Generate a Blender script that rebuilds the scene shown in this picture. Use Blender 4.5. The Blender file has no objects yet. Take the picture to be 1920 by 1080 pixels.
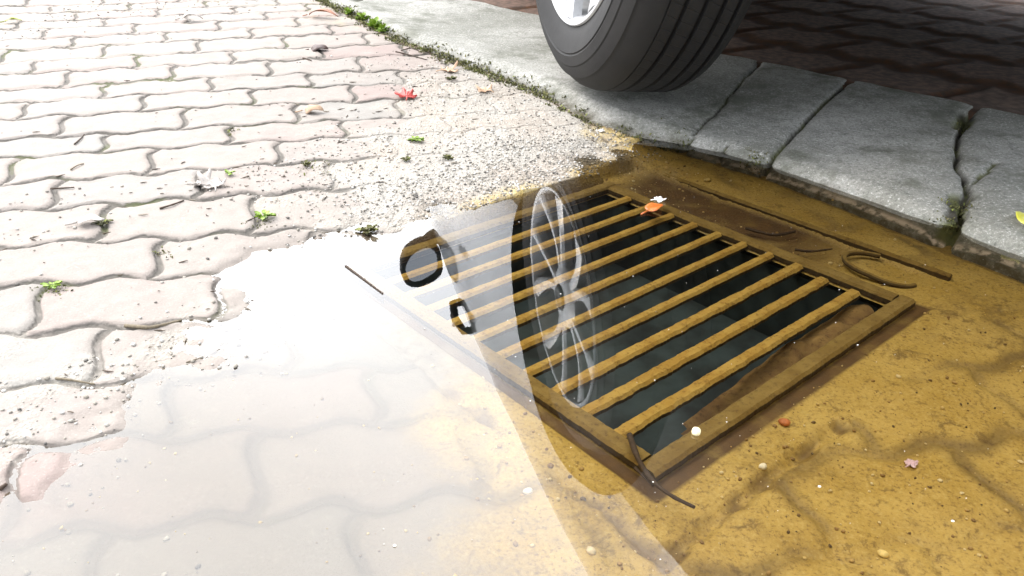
import bpy, bmesh, math, random
import numpy as np
from mathutils import Vector, Matrix
random.seed(7); rng = np.random.default_rng(7)
S = bpy.context.scene; COL = S.collection

# ------------------------------------------------------------------ camera
F = 1503.0; CH = 0.42                      # focal length in photo pixels, camera height above the water
v1 = np.array([-1513, -848, F]); v2 = np.array([1926, -771, F])
up = np.cross(v1, v2); up /= np.linalg.norm(up); up = up if up[1] < 0 else -up
fw = np.array([0, 0, 1.0]) - up * up[2]; fw /= np.linalg.norm(fw)
RC = np.array([np.cross(fw, up), fw, up])
cam_d = bpy.data.cameras.new("camera"); cam = bpy.data.objects.new("camera", cam_d); COL.objects.link(cam)
cam_d.sensor_width = 36; cam_d.lens = F / 1920 * 36; cam_d.clip_start = .02; cam_d.clip_end = 1000
m3 = np.stack([RC @ [1, 0, 0], RC @ [0, -1, 0], RC @ [0, 0, -1]], 1)
M = Matrix([list(r) for r in m3]).to_4x4(); M.translation = (0, 0, CH); cam.matrix_world = M
S.camera = cam

# ------------------------------------------------------------------ sky, sun, exposure
SUN_AZ, SUN_EL = -82.0, 50.0               # degrees; azimuth clockwise from +y
S.view_settings.view_transform = 'Standard'; S.view_settings.look = 'None'
S.view_settings.exposure = 1.8; S.view_settings.gamma = 1
world = bpy.data.worlds.new("World"); S.world = world; world.use_nodes = True
wn = world.node_tree; wn.nodes.clear()
def WN(t, **k):
    n = wn.nodes.new(t)
    for a, b in k.items(): setattr(n, a, b)
    return n
sd = Vector((math.sin(math.radians(SUN_AZ)) * math.cos(math.radians(SUN_EL)), math.cos(math.radians(SUN_AZ)) * math.cos(math.radians(SUN_EL)), math.sin(math.radians(SUN_EL))))
wo = WN('ShaderNodeOutputWorld'); sky = WN('ShaderNodeTexSky', sky_type='NISHITA', sun_disc=False)
sky.sun_elevation = math.radians(SUN_EL); sky.sun_rotation = math.radians(SUN_AZ); sky.air_density = 1; sky.dust_density = 3
bg1 = WN('ShaderNodeBackground'); bg1.inputs[1].default_value = .05; wn.links.new(sky.outputs[0], bg1.inputs[0])
tc = WN('ShaderNodeTexCoord'); dot = WN('ShaderNodeVectorMath', operation='DOT_PRODUCT'); dot.inputs[1].default_value = (math.sin(math.radians(-20)) * .79, math.cos(math.radians(-20)) * .79, .61)   # the bright break in the cloud
wn.links.new(tc.outputs['Generated'], dot.inputs[0])
mr = WN('ShaderNodeMapRange', interpolation_type='SMOOTHSTEP'); wn.links.new(dot.outputs['Value'], mr.inputs[0])
mr.inputs[1].default_value = .58; mr.inputs[2].default_value = .98; mr.inputs[3].default_value = .55; mr.inputs[4].default_value = 2.05
nz = WN('ShaderNodeTexNoise'); nz.inputs['Scale'].default_value = 2.2; nz.inputs['Detail'].default_value = 5
wn.links.new(tc.outputs['Generated'], nz.inputs['Vector'])
mr2 = WN('ShaderNodeMapRange'); wn.links.new(nz.outputs['Fac'], mr2.inputs[0]); mr2.inputs[1].default_value = .3; mr2.inputs[2].default_value = .7; mr2.inputs[3].default_value = .8; mr2.inputs[4].default_value = 1.15
mu = WN('ShaderNodeMath', operation='MULTIPLY'); wn.links.new(mr.outputs[0], mu.inputs[0]); wn.links.new(mr2.outputs[0], mu.inputs[1])
szz = WN('ShaderNodeSeparateXYZ'); wn.links.new(tc.outputs['Generated'], szz.inputs[0])     # the sky dims towards the horizon
mr3 = WN('ShaderNodeMapRange', interpolation_type='SMOOTHSTEP'); wn.links.new(szz.outputs[2], mr3.inputs[0]); mr3.inputs[1].default_value = .02; mr3.inputs[2].default_value = .42; mr3.inputs[3].default_value = .22; mr3.inputs[4].default_value = 1.0
mu0 = mu; mu = WN('ShaderNodeMath', operation='MULTIPLY'); wn.links.new(mu0.outputs[0], mu.inputs[0]); wn.links.new(mr3.outputs[0], mu.inputs[1])
bg2 = WN('ShaderNodeBackground'); bg2.inputs[0].default_value = (.985, .99, 1, 1); wn.links.new(mu.outputs[0], bg2.inputs[1])
ad = WN('ShaderNodeAddShader'); wn.links.new(bg1.outputs[0], ad.inputs[0]); wn.links.new(bg2.outputs[0], ad.inputs[1]); wn.links.new(ad.outputs[0], wo.inputs[0])
sl = bpy.data.lights.new("sun", 'SUN'); sl.energy = .5; sl.angle = math.radians(24); sl.color = (1, .96, .9)
so = bpy.data.objects.new("sun", sl); COL.objects.link(so); so.location = sd * 30; so.rotation_euler = sd.to_track_quat('Z', 'Y').to_euler()

# ------------------------------------------------------------------ where things stand
def ray(px, py): return RC @ np.array([px - 960, py - 540, F])
def G(px, py, z=0.0):
    r = ray(px, py); t = (z - CH) / r[2]; return r * t + np.array([0, 0, CH])
CP = [(0,1010,0),(60,880,.001),(150,770,.001),(300,700,0),(390,630,0),(430,550,0),(480,500,0),(560,470,0),(640,450,0),(740,415,0),(830,398,0),(950,372,0),(1060,332,0),(1130,285,.001),(1180,262,.001),
(0,600,.012),(0,800,.006),(300,600,.005),(200,450,.016),(0,400,.024),(400,330,.022),(700,300,.016),(600,200,.028),(0,0,.075),(300,0,.07),(600,20,.06),(0,150,.05),(300,150,.045),(850,200,.016),(1000,250,.008),(900,140,.022),(740,80,.045),
(500,800,-.008),(800,1000,-.015),(200,1000,-.006),(1000,1050,-.022),(650,500,-.012),(700,700,-.012),(1230,895,-.022),(1715,565,-.02),(1140,342,-.012),(1000,600,-.018),(1400,1000,-.026),(1900,900,-.03),(1900,600,-.022),(1400,340,-.014),(1250,275,-.008),(560,560,-.004),(1770,450,-.02),(1700,1060,-.03)]
CX = np.array([G(*c) for c in CP])
def tps(Pn, z, lam=1e-3):
    n = len(Pn); d = np.linalg.norm(Pn[:, None] - Pn[None], axis=2)
    K = np.where(d > 0, d * d * np.log(d + 1e-12), 0) + lam * np.eye(n)
    A = np.zeros((n + 3, n + 3)); A[:n, :n] = K; A[:n, n] = 1; A[:n, n+1:] = Pn; A[n, :n] = 1; A[n+1:, :n] = Pn.T
    return np.linalg.solve(A, np.r_[z, 0, 0, 0])
TW = tps(CX[:, :2], CX[:, 2])
def sst(a, b, x):
    t = np.clip((x - a) / (b - a), 0, 1); return t * t * (3 - 2 * t)
def terr(x, y):
    x = np.asarray(x, float); y = np.asarray(y, float)
    z = TW[-3] + TW[-2] * x + TW[-1] * y
    for (px, py, _), w in zip(CX, TW):
        d2 = (x - px) ** 2 + (y - py) ** 2; z = z + w * .5 * d2 * np.log(d2 + 1e-18)
    z = np.clip(z, -.035, .08)
    out = np.maximum(sst(1.35, 1.8, np.abs(x)), sst(.25, -.3, y))       # the hollow ends round the puddle
    return z * (1 - out) + .03 * out
def GT(px, py, dz=0.0):
    z = 0.0
    for _ in range(14):
        g = G(px, py, z + dz); z = .5 * z + .5 * float(terr(g[0], g[1]))
    return G(px, py, z + dz)
GC = np.array([.12945, .81952]); GU = np.array([.747285, .664504]); GV = np.array([.664504, -.747285])   # grate centre and sides
def gp(p, q, z=0.0):
    a = GC + GU * p + GV * q; return Vector((a[0], a[1], z))
def hashn(x, y, s, seed=0):                # smooth value noise
    r = np.random.default_rng(seed).random((64, 64)); X = x / s; Y = y / s
    i = np.floor(X).astype(int); j = np.floor(Y).astype(int); fx = X - i; fy = Y - j
    fx = fx * fx * (3 - 2 * fx); fy = fy * fy * (3 - 2 * fy)
    g = lambda a, b: r[a % 64, b % 64]
    return (g(i, j) * (1 - fx) + g(i + 1, j) * fx) * (1 - fy) + (g(i, j + 1) * (1 - fx) + g(i + 1, j + 1) * fx) * fy
def fbm(x, y, s, seed=0, o=4):
    return sum(hashn(x + 3.1 * k, y - 1.7 * k, s / 2 ** k, seed + k) * .5 ** (k + 1) for k in range(o)) / (1 - .5 ** o)

# ------------------------------------------------------------------ helpers
def tag(o, label=None, cat=None, group=None, kind=None):
    for k, v in (('label', label), ('category', cat), ('group', group), ('kind', kind)):
        if v: o[k] = v
    return o
def link(name, me, mat=None, parent=None, smooth=True):
    o = bpy.data.objects.new(name, me); COL.objects.link(o)
    for m in (mat if isinstance(mat, (list, tuple)) else [mat]):
        if m: me.materials.append(m)
    if smooth: me.shade_smooth()
    if parent: o.parent = parent
    return o
def mesh(name, V, Fc):
    me = bpy.data.meshes.new(name); me.from_pydata([tuple(v) for v in V], [], [tuple(f) for f in Fc]); me.update(); return me
def np_mesh(name, V, Q):                   # fast: numpy verts and quads/tris (equal size)
    me = bpy.data.meshes.new(name); n = Q.shape[1]
    me.vertices.add(len(V)); me.vertices.foreach_set('co', np.asarray(V, np.float32).ravel())
    me.loops.add(Q.size); me.loops.foreach_set('vertex_index', Q.astype(np.int32).ravel())
    me.polygons.add(len(Q)); me.polygons.foreach_set('loop_start', np.arange(0, Q.size, n, dtype=np.int32))
    me.update(calc_edges=True); me.validate(); return me
def empty(name, loc=(0, 0, 0), rz=0):
    o = bpy.data.objects.new(name, None); COL.objects.link(o); o.location = loc; o.rotation_euler = (0, 0, rz); o.empty_display_size = .1; return o
def tube(path, rad, n=8, cap=True):
    P = [Vector(p) for p in path]; V = []; Fc = []
    for i, p in enumerate(P):
        t = (P[min(i + 1, len(P) - 1)] - P[max(i - 1, 0)]).normalized()
        a = t.cross(Vector((0, 0, 1)));  a = a if a.length > 1e-3 else t.cross(Vector((1, 0, 0)))
        a.normalize(); b = a.cross(t); r = rad[i] if isinstance(rad, (list, tuple)) else rad
        for k in range(n):
            an = 2 * math.pi * k / n; V.append(p + a * (r * math.cos(an)) + b * (r * math.sin(an)))
    for i in range(len(P) - 1):
        for k in range(n): Fc.append((i*n+k, i*n+(k+1)%n, (i+1)*n+(k+1)%n, (i+1)*n+k))
    if cap: Fc.append(tuple(range(n - 1, -1, -1))); Fc.append(tuple(range((len(P)-1)*n, len(P)*n)))
    return V, Fc
def lathe(prof, n=96):                     # prof: (y, r) revolved about the y axis
    V = []; Fc = []; m = len(prof)
    for k in range(n):
        a = 2 * math.pi * k / n
        for y, r in prof: V.append((r * math.cos(a), y, r * math.sin(a)))
    for k in range(n):
        for i in range(m - 1):
            a, b = k * m + i, ((k + 1) % n) * m + i; Fc.append((a, a + 1, b + 1, b))
    return V, Fc
def joinm(parts):
    V = []; Fc = []
    for v, f in parts:
        o = len(V); V += list(v); Fc += [tuple(i + o for i in g) for g in f]
    return V, Fc
def boxm(x0, x1, y0, y1, z0, z1):
    V = [(x, y, z) for z in (z0, z1) for y in (y0, y1) for x in (x0, x1)]
    return V, [(0,2,3,1),(4,5,7,6),(0,1,5,4),(2,6,7,3),(0,4,6,2),(1,3,7,5)]
def bevel(o, w, seg=2):
    m = o.modifiers.new('bevel', 'BEVEL'); m.width = w; m.segments = seg; m.limit_method = 'ANGLE'; return o

# ------------------------------------------------------------------ materials
class NT:
    def __init__(s, name):
        s.m = bpy.data.materials.new(name); s.m.use_nodes = True; s.t = s.m.node_tree; s.t.nodes.clear()
        s.out = s.t.nodes.new('ShaderNodeOutputMaterial')
    def n(s, t, **k):
        x = s.t.nodes.new(t)
        for a, b in k.items(): setattr(x, a, b)
        return x
    def put(s, sock, v):
        if v is None: return
        if hasattr(v, 'is_output'): s.t.links.new(v, sock)
        elif isinstance(v, (tuple, list)) and len(v) == 3 and sock.type == 'RGBA': sock.default_value = (*v, 1)
        else: sock.default_value = v
    def math(s, op, a, b=None, c=None, clamp=False):
        x = s.n('ShaderNodeMath', operation=op, use_clamp=clamp); s.put(x.inputs[0], a); s.put(x.inputs[1], b); s.put(x.inputs[2], c); return x.outputs[0]
    def mix(s, f, a, b, mode='MIX'):
        x = s.n('ShaderNodeMix', data_type='RGBA', blend_type=mode); s.put(x.inputs[0], f); s.put(x.inputs[6], a); s.put(x.inputs[7], b); return x.outputs[2]
    def rng(s, v, a, b, c=0.0, d=1.0, sm=True):
        x = s.n('ShaderNodeMapRange', interpolation_type='SMOOTHSTEP' if sm else 'LINEAR'); s.put(x.inputs[0], v)
        for i, q in enumerate((a, b, c, d)): s.put(x.inputs[i + 1], q)
        return x.outputs[0]
    def noise(s, sc, det=4, rough=.55, vec=None, col=False, dist=0):
        x = s.n('ShaderNodeTexNoise'); x.inputs['Scale'].default_value = sc; x.inputs['Detail'].default_value = det; x.inputs['Roughness'].default_value = rough; x.inputs['Distortion'].default_value = dist
        s.put(x.inputs['Vector'], vec if vec is not None else s.obj()); return x.outputs['Color' if col else 'Fac']
    def voro(s, sc, feat='F1', out='Distance', vec=None):
        x = s.n('ShaderNodeTexVoronoi', feature=feat); x.inputs['Scale'].default_value = sc; s.put(x.inputs['Vector'], vec if vec is not None else s.obj()); return x.outputs[out]
    def obj(s):
        if not hasattr(s, '_o'): s._o = s.n('ShaderNodeTexCoord').outputs['Object']
        return s._o
    def attr(s, name): return s.n('ShaderNodeAttribute', attribute_name=name).outputs['Fac']
    def ramp(s, f, stops):
        x = s.n('ShaderNodeValToRGB'); e = x.color_ramp.elements
        while len(e) < len(stops): e.new(.5)
        for el, (p, c) in zip(e, stops): el.position = p; el.color = (*c, 1)
        s.put(x.inputs[0], f); return x.outputs[0]
    def bump(s, h, strength=.5, dist=.002, nrm=None):
        x = s.n('ShaderNodeBump'); x.inputs['Strength'].default_value = strength; x.inputs['Distance'].default_value = dist; s.put(x.inputs['Height'], h); s.put(x.inputs['Normal'], nrm); return x.outputs[0]
    def bsdf(s, col, rough=.6, nrm=None, metal=0, **k):
        x = s.n('ShaderNodeBsdfPrincipled'); s.put(x.inputs['Base Color'], col); s.put(x.inputs['Roughness'], rough); s.put(x.inputs['Normal'], nrm); s.put(x.inputs['Metallic'], metal)
        for a, b in k.items(): s.put(x.inputs[a.replace('_', ' ')], b)
        s.t.links.new(x.outputs[0], s.out.inputs[0]); return x
def simple(name, col, rough=.5, metal=0, sc=60, var=.25, bump=.2, dist=.001, **k):
    t = NT(name); nv = t.noise(sc, 4); c = t.mix(t.rng(nv, .3, .7), tuple(v * (1 - var) for v in col), tuple(min(1, v * (1 + var)) for v in col))
    t.bsdf(c, rough, t.bump(t.noise(sc * 4, 3), bump, dist) if bump else None, metal, **k); return t.m

def ground_material():
    t = NT('paving'); uv = t.n('ShaderNodeUVMap', uv_map='pav').outputs[0]
    sx = t.n('ShaderNodeSeparateXYZ'); t.put(sx.inputs[0], uv); U, V = sx.outputs[0], sx.outputs[1]
    o = t.obj()
    wob = t.math('MULTIPLY', t.math('SUBTRACT', t.noise(28, 4, .6), .5), .13)
    wv = t.math('MULTIPLY', t.math('COSINE', t.math('MULTIPLY', t.math('SUBTRACT', U, .10), 4 * math.pi)), .068)
    vv = t.math('ADD', t.math('SUBTRACT', V, wv), wob); k = t.math('FLOOR', vv); fv = t.math('SUBTRACT', vv, k)
    zg = t.math('MULTIPLY', t.math('SINE', t.math('MULTIPLY', fv, 2 * math.pi)), .05)
    par = t.math('MULTIPLY', t.math('FLOORED_MODULO', k, 2.0), .5)
    uu = t.math('ADD', t.math('ADD', t.math('SUBTRACT', U, par), zg), t.math('MULTIPLY', wob, .5)); j = t.math('FLOOR', uu); fu = t.math('SUBTRACT', uu, j)
    du = t.math('MULTIPLY', t.math('MINIMUM', fu, t.math('SUBTRACT', 1.0, fu)), .17)
    dv = t.math('MULTIPLY', t.math('MINIMUM', fv, t.math('SUBTRACT', 1.0, fv)), .10)
    dj = t.math('MINIMUM', du, dv)
    pavm = t.attr('pavm')
    wet = t.attr('wet'); joint = t.math('MULTIPLY', t.math('MULTIPLY', t.rng(dj, .0028, t.rng(wet, 0, 1, .0054, .010), 1, 0), pavm), t.rng(wet, 0, 1, 1, .42))
    soft = t.math('MULTIPLY', t.rng(dj, .002, .018, 1, 0), pavm)
    cb = t.n('ShaderNodeCombineXYZ'); t.put(cb.inputs[0], j); t.put(cb.inputs[1], k)
    wn_ = t.n('ShaderNodeTexWhiteNoise', noise_dimensions='2D'); t.put(wn_.inputs['Vector'], cb.outputs[0]); rnd = wn_.outputs['Value']
    big = t.noise(5, 4); med = t.noise(60, 5, .6); fine = t.noise(420, 4, .7); grit = t.voro(330, out='Color'); gd = t.voro(330)
    pv = t.ramp(rnd, [(0, (.285, .215, .195)), (.35, (.30, .268, .235)), (.65, (.29, .245, .22)), (1, (.255, .25, .23))])
    pv = t.mix(t.rng(big, .35, .7), pv, (.295, .26, .23)); pv = t.mix(t.rng(med, .35, .75), t.mix(.3, pv, (.22, .195, .17)), pv)
    pv = t.mix(t.math('MULTIPLY', t.rng(fine, .55, .75), .5), pv, (.16, .14, .12))
    pv = t.mix(t.math('MULTIPLY', t.rng(fine, .44, .26), .55), pv, (.46, .43, .39))
    conc = t.mix(t.rng(med, .3, .7), (.20, .18, .15), (.33, .30, .26)); pv = t.mix(t.math('SUBTRACT', 1.0, pavm), pv, conc)
    mos = t.rng(t.noise(9, 4), .52, .7)
    jc = t.mix(mos, t.mix(fine, (.075, .07, .06), (.15, .135, .115)), (.085, .095, .035))
    c = t.mix(soft, pv, t.mix(.22, pv, (.12, .105, .085))); c = t.mix(t.math('MULTIPLY', joint, t.rng(t.noise(45, 3), .25, .5, .55, 1)), c, jc)
    sand = t.attr('sand'); sf = t.rng(t.math('ADD', sand, t.math('MULTIPLY', t.math('SUBTRACT', t.noise(16, 6, .65), .5), 1.1)), .38, .66)
    sc_ = t.mix(t.rng(t.noise(7, 4), .4, .65), (.325, .305, .27), (.325, .285, .24)); sc_ = t.mix(t.math('MULTIPLY', t.rng(fine, .5, .72), .55), sc_, (.13, .11, .085)); sc_ = t.mix(t.math('MULTIPLY', t.rng(grit, .6, .9), .6), sc_, (.55, .52, .46))
    c = t.mix(sf, c, sc_)
    silt = t.attr('silt'); s2 = t.rng(t.math('ADD', silt, t.math('MULTIPLY', t.math('SUBTRACT', t.noise(22, 5, .6), .5), .5)), .25, .75)
    s2 = t.math('MULTIPLY', s2, t.rng(joint, 0, 1, .96, .80))
    yc = t.mix(t.rng(t.noise(13, 6, .65), .33, .68), (.53, .365, .07), (.68, .50, .14)); yc = t.mix(t.math('MULTIPLY', t.rng(t.noise(120, 5, .7), .52, .72), .7), yc, (.16, .09, .015))
    yc = t.mix(t.math('MULTIPLY', t.rng(t.noise(34, 6, .7, dist=.6), .56, .70), .75), yc, (.15, .085, .018)); yc = t.mix(t.rng(t.voro(150), .13, .06, 0, .55), yc, (.62, .50, .25))
    yc = t.mix(t.math('MULTIPLY', t.rng(t.noise(300, 3, .7), .53, .66), .6), yc, (.20, .12, .025)); yc = t.mix(t.math('MULTIPLY', t.rng(t.noise(300, 3, .7), .46, .36), .5), yc, (.72, .58, .22)); yc = t.mix(t.math('MULTIPLY', t.rng(t.noise(6, 6, .7), .52, .68), t.math('MULTIPLY', t.rng(t.noise(90, 4, .7), .35, .6), .7)), yc, (.20, .125, .03))
    yc = t.mix(t.math('MULTIPLY', t.math('MULTIPLY', soft, t.rng(t.noise(8, 3), .4, .65)), .6), yc, (.12, .07, .015))
    c = t.mix(s2, c, yc)
    mud = t.attr('mud'); c = t.mix(t.math('MULTIPLY', mud, t.rng(t.noise(30, 4), .2, .55, .55, 1)), c, t.mix(med, (.05, .026, .012), (.19, .105, .03)))
    c = t.mix(wet, c, t.mix(1.0, c, (.76, .735, .70), 'MULTIPLY'))
    red_shaded = t.attr('red_shaded'); c = t.mix(red_shaded, c, t.mix(t.rng(med, .3, .7), t.mix(.5, (.045, .035, .025), t.mix(1.0, c, (.66, .5, .43), 'MULTIPLY')), t.mix(1.0, c, (.95, .68, .60), 'MULTIPLY')))  # reddish blocks behind the kerb, darkened further to paint in the car's shade
    h = t.math('ADD', t.math('MULTIPLY', fine, .35), t.math('MULTIPLY', t.rng(dj, .0015, .006), t.math('MULTIPLY', t.math('MULTIPLY', pavm, t.rng(wet, 0, 1, 1, .25)), .9)))
    h = t.math('ADD', h, t.math('MULTIPLY', sf, t.math('MULTIPLY', gd, .8))); h = t.math('ADD', h, t.math('MULTIPLY', med, .5))
    t.bsdf(c, t.math('ADD', t.rng(wet, 0, 1, .85, .6), t.math('MULTIPLY', red_shaded, .3)), t.bump(h, .75, .0026)); t.m.displacement_method = 'BUMP'; return t.m

def water_material():
    t = NT('water'); fr = t.n('ShaderNodeFresnel'); fr.inputs['IOR'].default_value = 1.6
    n1 = t.noise(7, 2); nb = t.bump(n1, .05, .004)
    t.put(fr.inputs['Normal'], nb)
    tr = t.n('ShaderNodeBsdfTransparent'); tr.inputs[0].default_value = (.96, .925, .83, 1)
    gl = t.n('ShaderNodeBsdfGlossy'); gl.inputs['Roughness'].default_value = 0.0; gl.inputs[0].default_value = (1, 1, 1, 1); t.put(gl.inputs['Normal'], nb)
    mx = t.n('ShaderNodeMixShader'); t.put(mx.inputs[0], fr.outputs[0]); t.put(mx.inputs[1], tr.outputs[0]); t.put(mx.inputs[2], gl.outputs[0]); t.t.links.new(mx.outputs[0], t.out.inputs[0]); return t.m

def kerb_material():
    t = NT('kerb_concrete'); big = t.noise(4, 5, .6); med = t.noise(45, 5, .65); fine = t.noise(230, 5, .8); ag = t.voro(300, out='Color')
    c = t.mix(t.rng(big, .35, .65), (.235, .235, .205), (.385, .38, .35)); c = t.mix(t.math('MULTIPLY', t.rng(med, .45, .75), .6), c, (.17, .18, .155))
    c = t.mix(t.math('MULTIPLY', t.rng(fine, .52, .66), .85), c, (.10, .105, .09)); c = t.mix(t.math('MULTIPLY', t.rng(fine, .46, .34), .9), c, (.62, .62, .58))
    c = t.mix(t.math('MULTIPLY', t.rng(t.noise(9, 7, .75), .48, .66), .8), c, (.125, .13, .098))
    gr = t.attr('groove'); c = t.mix(gr, c, t.mix(t.rng(t.noise(20, 3), .45, .6), (.055, .05, .035), (.13, .14, .05)))
    ed = t.attr('edge'); c = t.mix(t.math('MULTIPLY', ed, t.rng(t.noise(60, 5, .7), .3, .6, .35, 1)), c, (.075, .065, .04))
    ln = t.attr('line'); c = t.mix(t.math('MULTIPLY', ln, t.rng(t.noise(90, 3), .35, .6)), c, (.62, .54, .46))
    h = t.math('ADD', t.math('MULTIPLY', fine, .5), t.math('MULTIPLY', med, .7)); t.bsdf(c, .88, t.bump(h, .9, .004)); return t.m

def rust_material(name, a, b, d):
    t = NT(name); f = t.noise(180, 5, .7); m = t.noise(40, 4); c = t.mix(t.rng(m, .35, .65), a, b); c = t.mix(t.math('MULTIPLY', t.rng(f, .5, .7), .7), c, d)
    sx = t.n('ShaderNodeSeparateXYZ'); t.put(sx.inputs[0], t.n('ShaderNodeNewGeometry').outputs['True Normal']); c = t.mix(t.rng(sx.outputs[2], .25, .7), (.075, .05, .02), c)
    t.bsdf(c, .85, t.bump(t.math('ADD', f, m), .8, .003)); return t.m
def island_material(name, stops, rough=.8, sub=None):
    t = NT(name); g = t.n('ShaderNodeNewGeometry').outputs['Random Per Island']; c = t.ramp(g, stops)
    c = t.mix(t.math('MULTIPLY', t.rng(t.noise(900, 2), .4, .7), .35), c, tuple(v * .5 for v in stops[0][1])); t.bsdf(c, rough); return t.m
def leaf_material(name, a, b, rough=.5):
    t = NT(name); c = t.mix(t.rng(t.noise(90, 4, .6), .3, .7), a, b); c = t.mix(t.math('MULTIPLY', t.rng(t.noise(420, 3), .55, .7), .5), c, tuple(v * .4 for v in a)); t.bsdf(c, rough, t.bump(t.noise(240, 3), .4, .001)); return t.m

M = {}
M['ground'] = ground_material(); M['water'] = water_material(); M['kerb'] = kerb_material()
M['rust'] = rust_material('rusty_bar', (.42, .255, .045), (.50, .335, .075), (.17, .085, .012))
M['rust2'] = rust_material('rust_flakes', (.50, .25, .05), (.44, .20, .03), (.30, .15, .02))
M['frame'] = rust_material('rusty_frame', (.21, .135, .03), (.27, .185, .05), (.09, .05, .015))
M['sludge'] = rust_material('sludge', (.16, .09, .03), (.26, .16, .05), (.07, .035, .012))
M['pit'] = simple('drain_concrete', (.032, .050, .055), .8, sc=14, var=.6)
M['gravel'] = island_material('gravel', [(0, (.62, .60, .56)), (.3, (.42, .40, .36)), (.55, (.30, .27, .22)), (.85, (.17, .155, .13)), (1, (.06, .055, .05))])
M['subgravel'] = island_material('sunken_gravel', [(0, (.75, .66, .42)), (.3, (.55, .40, .14)), (.6, (.30, .17, .05)), (1, (.06, .035, .015))])
M['moss'] = island_material('moss', [(0, (.06, .062, .02)), (.45, (.11, .115, .035)), (.75, (.16, .14, .06)), (1, (.22, .26, .05))])
M['weed'] = island_material('weed', [(0, (.16, .27, .02)), (.5, (.22, .34, .03)), (1, (.30, .42, .06))], .5)
M['specks'] = simple('pale_specks', (.75, .74, .70), .6, bump=0); M['litter'] = island_material('plant_litter', [(0, (.04, .028, .018)), (.5, (.09, .065, .045)), (.85, (.15, .12, .08)), (1, (.32, .28, .22))])
M['twig'] = simple('twig', (.055, .035, .022), .8, sc=300)
M['palewood'] = simple('dry_stick', (.16, .13, .085), .8, sc=300)

# ------------------------------------------------------------------ ground sheet
ROWS = np.array([2.539,2.445,2.35,2.262,2.155,2.054,1.933,1.837,1.723,1.631,1.53,1.416,1.326,1.216,1.104,.985,.877,.768,.662,.576,.474])
def pav_uv(x, y):
    sl_ = lambda Y: np.radians(np.interp(Y, [.45, .6, .9, 1.2, 1.5, 2.2], [12, 12.5, 16, 19.5, 21.5, 24])) * np.interp(np.abs(x), [0, 1.0, 3], [1, 1, .6])
    Y = y.copy()
    for _ in range(40): Y = .5 * Y + .5 * (y - x * np.tan(sl_(Y)))
    v = np.interp(-Y, -ROWS, np.arange(21.))
    v = np.where(Y > ROWS[0], (ROWS[0] - Y) / .1, v); v = np.where(Y < ROWS[-1], 20 + (ROWS[-1] - Y) / .1, v)
    a = math.radians(6); return (x * math.cos(a) + y * math.sin(a)) / .17 + .354, v
def axis(fine_lo, fine_hi, mid_lo, mid_hi, fs=.004, ms=.009, far=90):
    c = list(np.arange(fine_lo, fine_hi + 1e-9, fs))
    a = list(np.arange(c[-1] + ms, mid_hi, ms)); s = ms; x = (a or c)[-1]
    while x < far: s *= 1.35; x += s; a.append(x)
    b = list(np.arange(c[0] - ms, mid_lo, -ms)); s = ms; x = (b or c)[-1]
    while x > -far: s *= 1.35; x -= s; b.append(x)
    return np.array(b[::-1] + c + a)
KF = [(1960,510),(1920,495),(1770,440),(1590,372),(1410,310),(1250,270),(1110,235),(1060,205),(1017,180),(955,155),(897,133),(820,103),(740,75),(670,38),(600,0),(520,-45),(420,-105)]
KP = np.array([GT(a, b)[:2] if b < 240 else G(a, b, 0)[:2] for a, b in KF])
kd = KP[0] - KP[4]; kd /= np.linalg.norm(kd); KP = np.vstack([KP[0] + kd * 6, KP[0] + kd * 1.0, KP, KP[-1] + (KP[-1] - KP[-2]) / np.linalg.norm(KP[-1] - KP[-2]) * 8])
KB0 = G(1610, 150, .052)[:2]; KBD = G(1920, 200, .052)[:2] - G(1350, 85, .052)[:2]; KBD /= np.linalg.norm(KBD); KBN = np.array([-KBD[1], KBD[0]])
if KBN[1] < 0: KBN = -KBN
def pl_dist(x, y, PL, chunk=200000):        # distance to a polyline and arc length there; sign > 0 on its left
    best = np.full(x.shape, 1e9); arc = np.zeros(x.shape); sgn = np.zeros(x.shape); L = 0
    for a, b in zip(PL[:-1], PL[1:]):
        d = b - a; l = np.linalg.norm(d); d = d / l
        t = np.clip((x - a[0]) * d[0] + (y - a[1]) * d[1], 0, l); ex = x - a[0] - d[0] * t; ey = y - a[1] - d[1] * t; e = np.hypot(ex, ey)
        w = e < best; best = np.where(w, e, best); arc = np.where(w, L + t, arc); sgn = np.where(w, np.sign(d[0] * ey - d[1] * ex), sgn); L += l
    return best, arc, sgn
def idw(x, y, pts, power=3, lift=GT):
    num = np.zeros(x.shape); den = np.zeros(x.shape)
    for px, py, v in pts:
        g = lift(px, py); w = 1 / ((x - g[0]) ** 2 + (y - g[1]) ** 2 + .0009) ** (power / 2); num += w * v; den += w
    return num / den
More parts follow.
